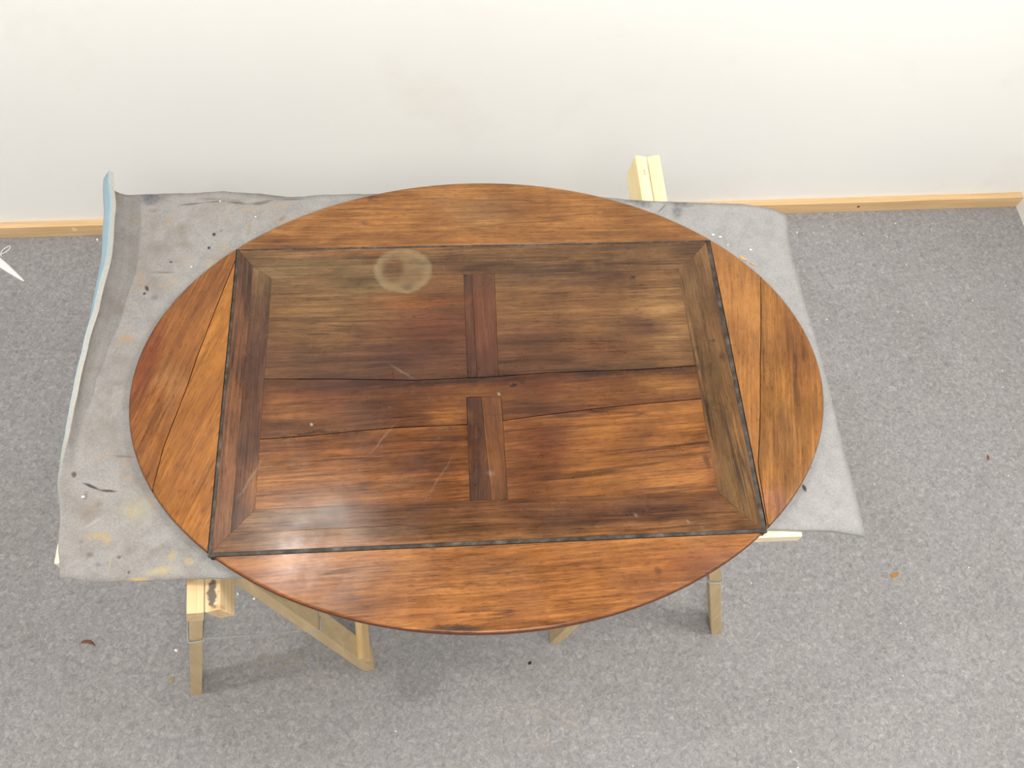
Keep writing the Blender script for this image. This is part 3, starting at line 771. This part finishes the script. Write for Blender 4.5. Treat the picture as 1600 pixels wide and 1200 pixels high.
# centre panel
def board(name, poly, mat, parent, z=0.0, ch=.00022, thick=.006, gap=.00006):
    bm = bmesh.new()
    n = len(poly)
    P2 = [Vector(p) for p in poly]
    area = sum(P2[i].x * P2[(i+1) % n].y - P2[(i+1) % n].x * P2[i].y for i in range(n))
    if area < 0: P2.reverse()
    def inset(d):
        out = []
        for i in range(n):
            a, b, c = P2[i-1], P2[i], P2[(i+1) % n]
            e1, e2 = (b - a).normalized(), (c - b).normalized()
            n1, n2 = Vector((-e1.y, e1.x)), Vector((-e2.y, e2.x))
            m = (n1 + n2)
            m /= max(.3, m.length_squared / 2)
            out.append(b + m * d)
        return out
    lv = [(ch + gap, TH + z), (gap, TH + z - ch), (gap, TH + z - thick)]
    rings = [[bm.verts.new((q.x, q.y, zz)) for q in inset(d)] for d, zz in lv]
    for A, B in zip(rings, rings[1:]):
        for k in range(n): bm.faces.new((A[k], A[(k+1) % n], B[(k+1) % n], B[k]))
    bm.faces.new(rings[0]); bm.faces.new(rings[-1][::-1])
    bmesh.ops.triangulate(bm, faces=[f for f in bm.faces if len(f.verts) > 4])
    return link_mesh(name, bm, mat, parent)
pan = bpy.data.objects.new('centre_panel', None); C.objects.link(pan); pan.parent = top
bm = bmesh.new(); add_box(bm, X0 + .001, X1 - .001, Y0 + .001, Y1 - .001, 0, TH - .0062)
M_CORE = NT('dark core wood').done((.03, .014, .008), .7)
link_mesh('core_board', bm, M_CORE, pan)

def mat_strip():
    t = NT('dull grey joint strip')
    v = t.coord()
    n = t.noise(v, 60, 4, .65)
    c = t.ramp(n, [(.35, (.016, .012, .009)), (.55, (.048, .041, .034)), (.75, (.12, .105, .09))])
    return t.done(c, t.rng(n, .3, .7, .40, .55), .25)
M_STRIP = mat_strip()
wL, wR, wT, wB = .0045, .0065, .0030, .0055
def trap(outer, inner, side):
    (ax0, ax1, ay0, ay1), (bx0, bx1, by0, by1) = outer, inner
    return {'t': [(ax0, ay1), (ax1, ay1), (bx1, by1), (bx0, by1)], 'b': [(ax0, ay0), (ax1, ay0), (bx1, by0), (bx0, by0)],
            'l': [(ax0, ay0), (ax0, ay1), (bx0, by1), (bx0, by0)], 'r': [(ax1, ay0), (ax1, ay1), (bx1, by1), (bx1, by0)]}[side]
r0 = (X0, X1, Y0, Y1)
r1 = (X0 + wL, X1 - wR, Y0 + wB, Y1 - wT)
r2 = (-.3725, .3650, -.2320, .2240)
r3 = (-.3410, .3375, -.1985, .2000)
for sd in 'tblr':
    o = board('joint_strip', trap(r0, r1, sd), M_STRIP, pan, -.0002)
    o['label'] = 'dull grey strip'
# thin light slip inside the strips at back and front
def bb(poly): return (min(p[0] for p in poly), max(p[0] for p in poly), min(p[1] for p in poly), max(p[1] for p in poly))
TB = {'t1': (0, 31, (120, 86, 54)), 'b1': (1, 37, (136, 92, 54)), 'l1': (90, 41, (122, 78, 50)), 'r1': (92, 43, (122, 86, 50)),
      't2': (0, 47, (112, 78, 50)), 'b2': (0, 53, (112, 72, 45)), 'l2': (89, 59, (98, 62, 42)), 'r2': (91, 61, (114, 80, 47))}
def mb(key, poly):
    a, sd_, tint = TB[key]
    return mat_wood('border wood ' + key, a, sd_, tint, bb(poly), True, 1.0, .17 if key[0] == 'b' else .24)
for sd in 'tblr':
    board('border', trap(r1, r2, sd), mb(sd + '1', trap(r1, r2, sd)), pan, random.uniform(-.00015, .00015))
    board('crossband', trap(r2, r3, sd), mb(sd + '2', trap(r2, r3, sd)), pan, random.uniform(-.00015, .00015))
fx0, fx1, fy0, fy1 = r3
main = [(fx0, .0137), (-.2362, .0101), (-.1077, .0034), (-.0270, .0046), (.0208, .0058), (.1037, .0099), (.2473, .0108), (fx1, .0148)]
h = .0006
def off(pts, d): return [(x, y + d) for x, y in pts]
ul = [(fx0, fy1), (-.0262, fy1), (-.0272, .0046 + h)] + off(main[:3], h)[::-1]
ur = [(.0250, fy1), (fx1, fy1)] + off(main[5:], h)[::-1] + [(.0215, .0058 + h)]
us1 = [(-.0260, fy1), (-.0130, fy1), (-.0124, .0049 + h), (-.0270, .0046 + h)]
us2 = [(-.0128, fy1), (.0248, fy1), (.0213, .0058 + h), (-.0122, .0049 + h)]
ckL = [(fx0, -.0879), (-.2713, -.0853), (-.1953, -.0798), (-.1377, -.0766), (-.0306, -.0753)]
ckR = [(.0238, -.0709), (.0977, -.0627), (.1987, -.0532), (fx1, -.0448)]
midb = off(main, -h) + off(ckR, h)[::-1] + [(.0236, -.0300), (-.0302, -.0290)] + off(ckL, h)[::-1]
ll = off(ckL, -h) + [(-.0316, fy0), (fx0, fy0)]
lr = off(ckR, -h) + [(fx1, fy0), (.0236, fy0)]
ls1 = [(-.0300, -.0292), (-.0078, -.0296), (-.0004, fy0), (-.0313, fy0)]
ls2 = [(-.0076, -.0296), (.0234, -.0302), (.0234, fy0), (-.0002, fy0)]
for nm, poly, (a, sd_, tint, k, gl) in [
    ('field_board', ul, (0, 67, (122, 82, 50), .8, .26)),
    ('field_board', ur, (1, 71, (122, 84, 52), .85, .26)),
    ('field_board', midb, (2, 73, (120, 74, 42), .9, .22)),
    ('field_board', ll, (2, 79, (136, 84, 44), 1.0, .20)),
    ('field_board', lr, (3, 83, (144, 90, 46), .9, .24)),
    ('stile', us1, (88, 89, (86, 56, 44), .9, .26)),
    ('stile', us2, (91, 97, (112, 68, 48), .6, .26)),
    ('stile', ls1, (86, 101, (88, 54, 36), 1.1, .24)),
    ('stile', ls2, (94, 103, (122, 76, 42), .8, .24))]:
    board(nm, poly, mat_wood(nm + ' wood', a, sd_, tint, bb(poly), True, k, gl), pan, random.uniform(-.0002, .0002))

# ------------------------------------------------------------------ small things on the floor and the blanket
M_WHITE = NT('white plastic').done((.80, .78, .78), .35, .5)
st = empty('plastic_strip', (-1.0279, 1.3637, 0))
tag(st, 'white tapered plastic strip with thin loop, lying on carpet by the left edge', 'plastic strip')
bm = bmesh.new()
dv = Vector((-.0790, .0690, 0)).normalized(); nv = Vector((-dv.y, dv.x, 0))
prof = [(0, .0016), (.012, .0035), (.05, .0075), (.085, .0100), (.13, .0115), (.17, .0110)]
A = []
for d, w in prof:
    A.append([bm.verts.new(dv * d + nv * w * k + Vector((0, 0, z))) for k, z in ((-1, .001), (-.6, .0035), (.6, .0035), (1, .001))])
for a, b in zip(A, A[1:]):
    for k in range(3): bm.faces.new((a[k], a[k+1], b[k+1], b[k]))
    bm.faces.new((a[0], b[0], b[3], a[3]))
bm.faces.new(A[0][::-1]); bm.faces.new(A[-1])
link_mesh('blade', bm, M_WHITE, st)
bm = bmesh.new()
pts = [(-.068, .078, .0025), (-.072, .088, .002), (-.068, .100, .002), (-.060, .108, .002), (-.053, .111, .002), (-.0505, .106, .002), (-.054, .098, .002), (-.060, .092, .002), (-.070, .084, .0035)]
add_tube(bm, pts, .0012, 6)
link_mesh('loop', bm, M_WHITE, st, True)

def leaf_scrap(name, x, y, z, ln, w, ang, col, label, cat, bend=.5, group=None):
    bm = bmesh.new()
    n = 8
    rows = []
    for k in range(n + 1):
        t = k / n
        a = bend * (t - .5)
        px = ln * (t - .5); py = ln * bend * .35 * ((t - .5) ** 2) * 2
        ww = w * (.25 + .75 * math.sin(math.pi * min(1, .12 + t * .88)) ** .7) * .5
        h_ = .0015 + .0022 * math.sin(math.pi * t)
        rows.append([bm.verts.new((px, py + ww, .0004)), bm.verts.new((px, py, h_)), bm.verts.new((px, py - ww, .0006))])
    for a, b in zip(rows, rows[1:]):
        for k in range(2): bm.faces.new((a[k], a[k+1], b[k+1], b[k]))
    bm.faces.ensure_lookup_table()
    r = bmesh.ops.extrude_face_region(bm, geom=bm.faces[:])
    for v in [g for g in r['geom'] if isinstance(g, bmesh.types.BMVert)]: v.co.z += .0007
    t = NT(name + ' colour')
    vv = t.coord()
    m = t.done(t.mix(t.noise(vv, 300, 3), col, tuple(q * .55 for q in col)), .7, .2)
    o = link_mesh(name, bm, m)
    o.location = (x, y, z); o.rotation_euler = (0, 0, R(ang))
    return tag(o, label, cat, group)
leaf_scrap('dry_leaf', -.7490, .4500, 0, .030, .0075, -18, (.21, .10, .06), 'curled reddish brown dry leaf scrap on the carpet at lower left', 'leaf', -.9)
leaf_scrap('wood_chip', 1.0104, .4785, 0, .020, .010, 14, (.52, .25, .07), 'orange brown wood chip on open carpet at the lower right', 'wood chip')
leaf_scrap('wood_chip', 1.3233, .7494, 0, .013, .006, 80, (.30, .10, .06), 'dark reddish sliver on the carpet near the right wall', 'wood chip')
leaf_scrap('wood_chip', -.5737, .3601, 0, .014, .009, 40, (.42, .34, .18), 'tiny yellowish chip on the carpet beside the left trestle leg', 'wood chip')
leaf_scrap('dirt_crumb', .1676, .3435, 0, .008, .006, 30, (.03, .026, .024), 'small dark crumb on the carpet in front of the table top', 'crumb')
leaf_scrap('wood_chip', .5395, .8780, ZB, .013, .006, -38, (.72, .48, .24), 'pale orange chip on the blanket against the back right rim', 'wood chip')
leaf_scrap('wood_chip', .5540, .8660, ZB, .009, .004, -38, (.72, .46, .22), 'smaller pale orange sliver on the blanket by the back right rim', 'wood chip')
# loose white crumbs, too many and too small to count
bm = bmesh.new()
M_CRUMB = NT('pale crumbs').done((.80, .77, .70), .8, .2)
spots = [(-.45, .531), (-.415, .518), (-.865, 1.487), (-.57, .42), (-.53, .33), (.68, 1.43), (.75, 1.41), (.72, 1.38), (.80, 1.46), (.95, 1.45)]
for _ in range(170):
    x, y = random.uniform(-1.4, 1.6), random.uniform(-.35, 1.49)
    spots.append((x, y))
for _ in range(45):
    spots.append((random.uniform(.6, 1.3), 1.497 - abs(random.gauss(0, .07))))
for i, (x, y) in enumerate(spots):
    if y > 1.496 or (abs(x + .515) < .03 and .28 < y < .42): continue
    if -.66 < x < .66 and .28 < y < 1.12 and i > 10: continue
    r = random.uniform(.0009, .0022) if i > 10 else random.uniform(.0024, .0042)
    mt = Matrix.Translation((x, y, r * .35)) @ Matrix.Rotation(random.uniform(0, 6.28), 4, 'Z') @ Matrix.Diagonal((random.uniform(.8, 1.6), random.uniform(.5, 1), .45, 1))
    bmesh.ops.create_icosphere(bm, subdivisions=1, radius=r, matrix=mt)
tag(link_mesh('crumbs', bm, M_CRUMB), 'scatter of tiny pale crumbs over the grey carpet', 'crumbs', kind='stuff')
bm = bmesh.new()
for x, y in [(.4955, .9300), (.5075, .925), (.5180, .908), (.5560, .895), (.60, .62), (.585, .80), (-.40, .90), (-.45, .70), (-.30, 1.0), (-.36, 1.03), (-.52, .50)]:
    r = random.uniform(.0013, .0026)
    if math.hypot((x - .0743) / .541, (y - .6523) / .394) < 1.03: continue
    bmesh.ops.create_icosphere(bm, subdivisions=1, radius=r, matrix=Matrix.Translation((x, y, flat_z(x, y) + r * .6 + .0003)) @ Matrix.Diagonal((1.3, .8, .6, 1)))
tag(link_mesh('crumbs', bm, M_CRUMB), 'few tiny pale crumbs on the grey felt blanket', 'crumbs', kind='stuff')
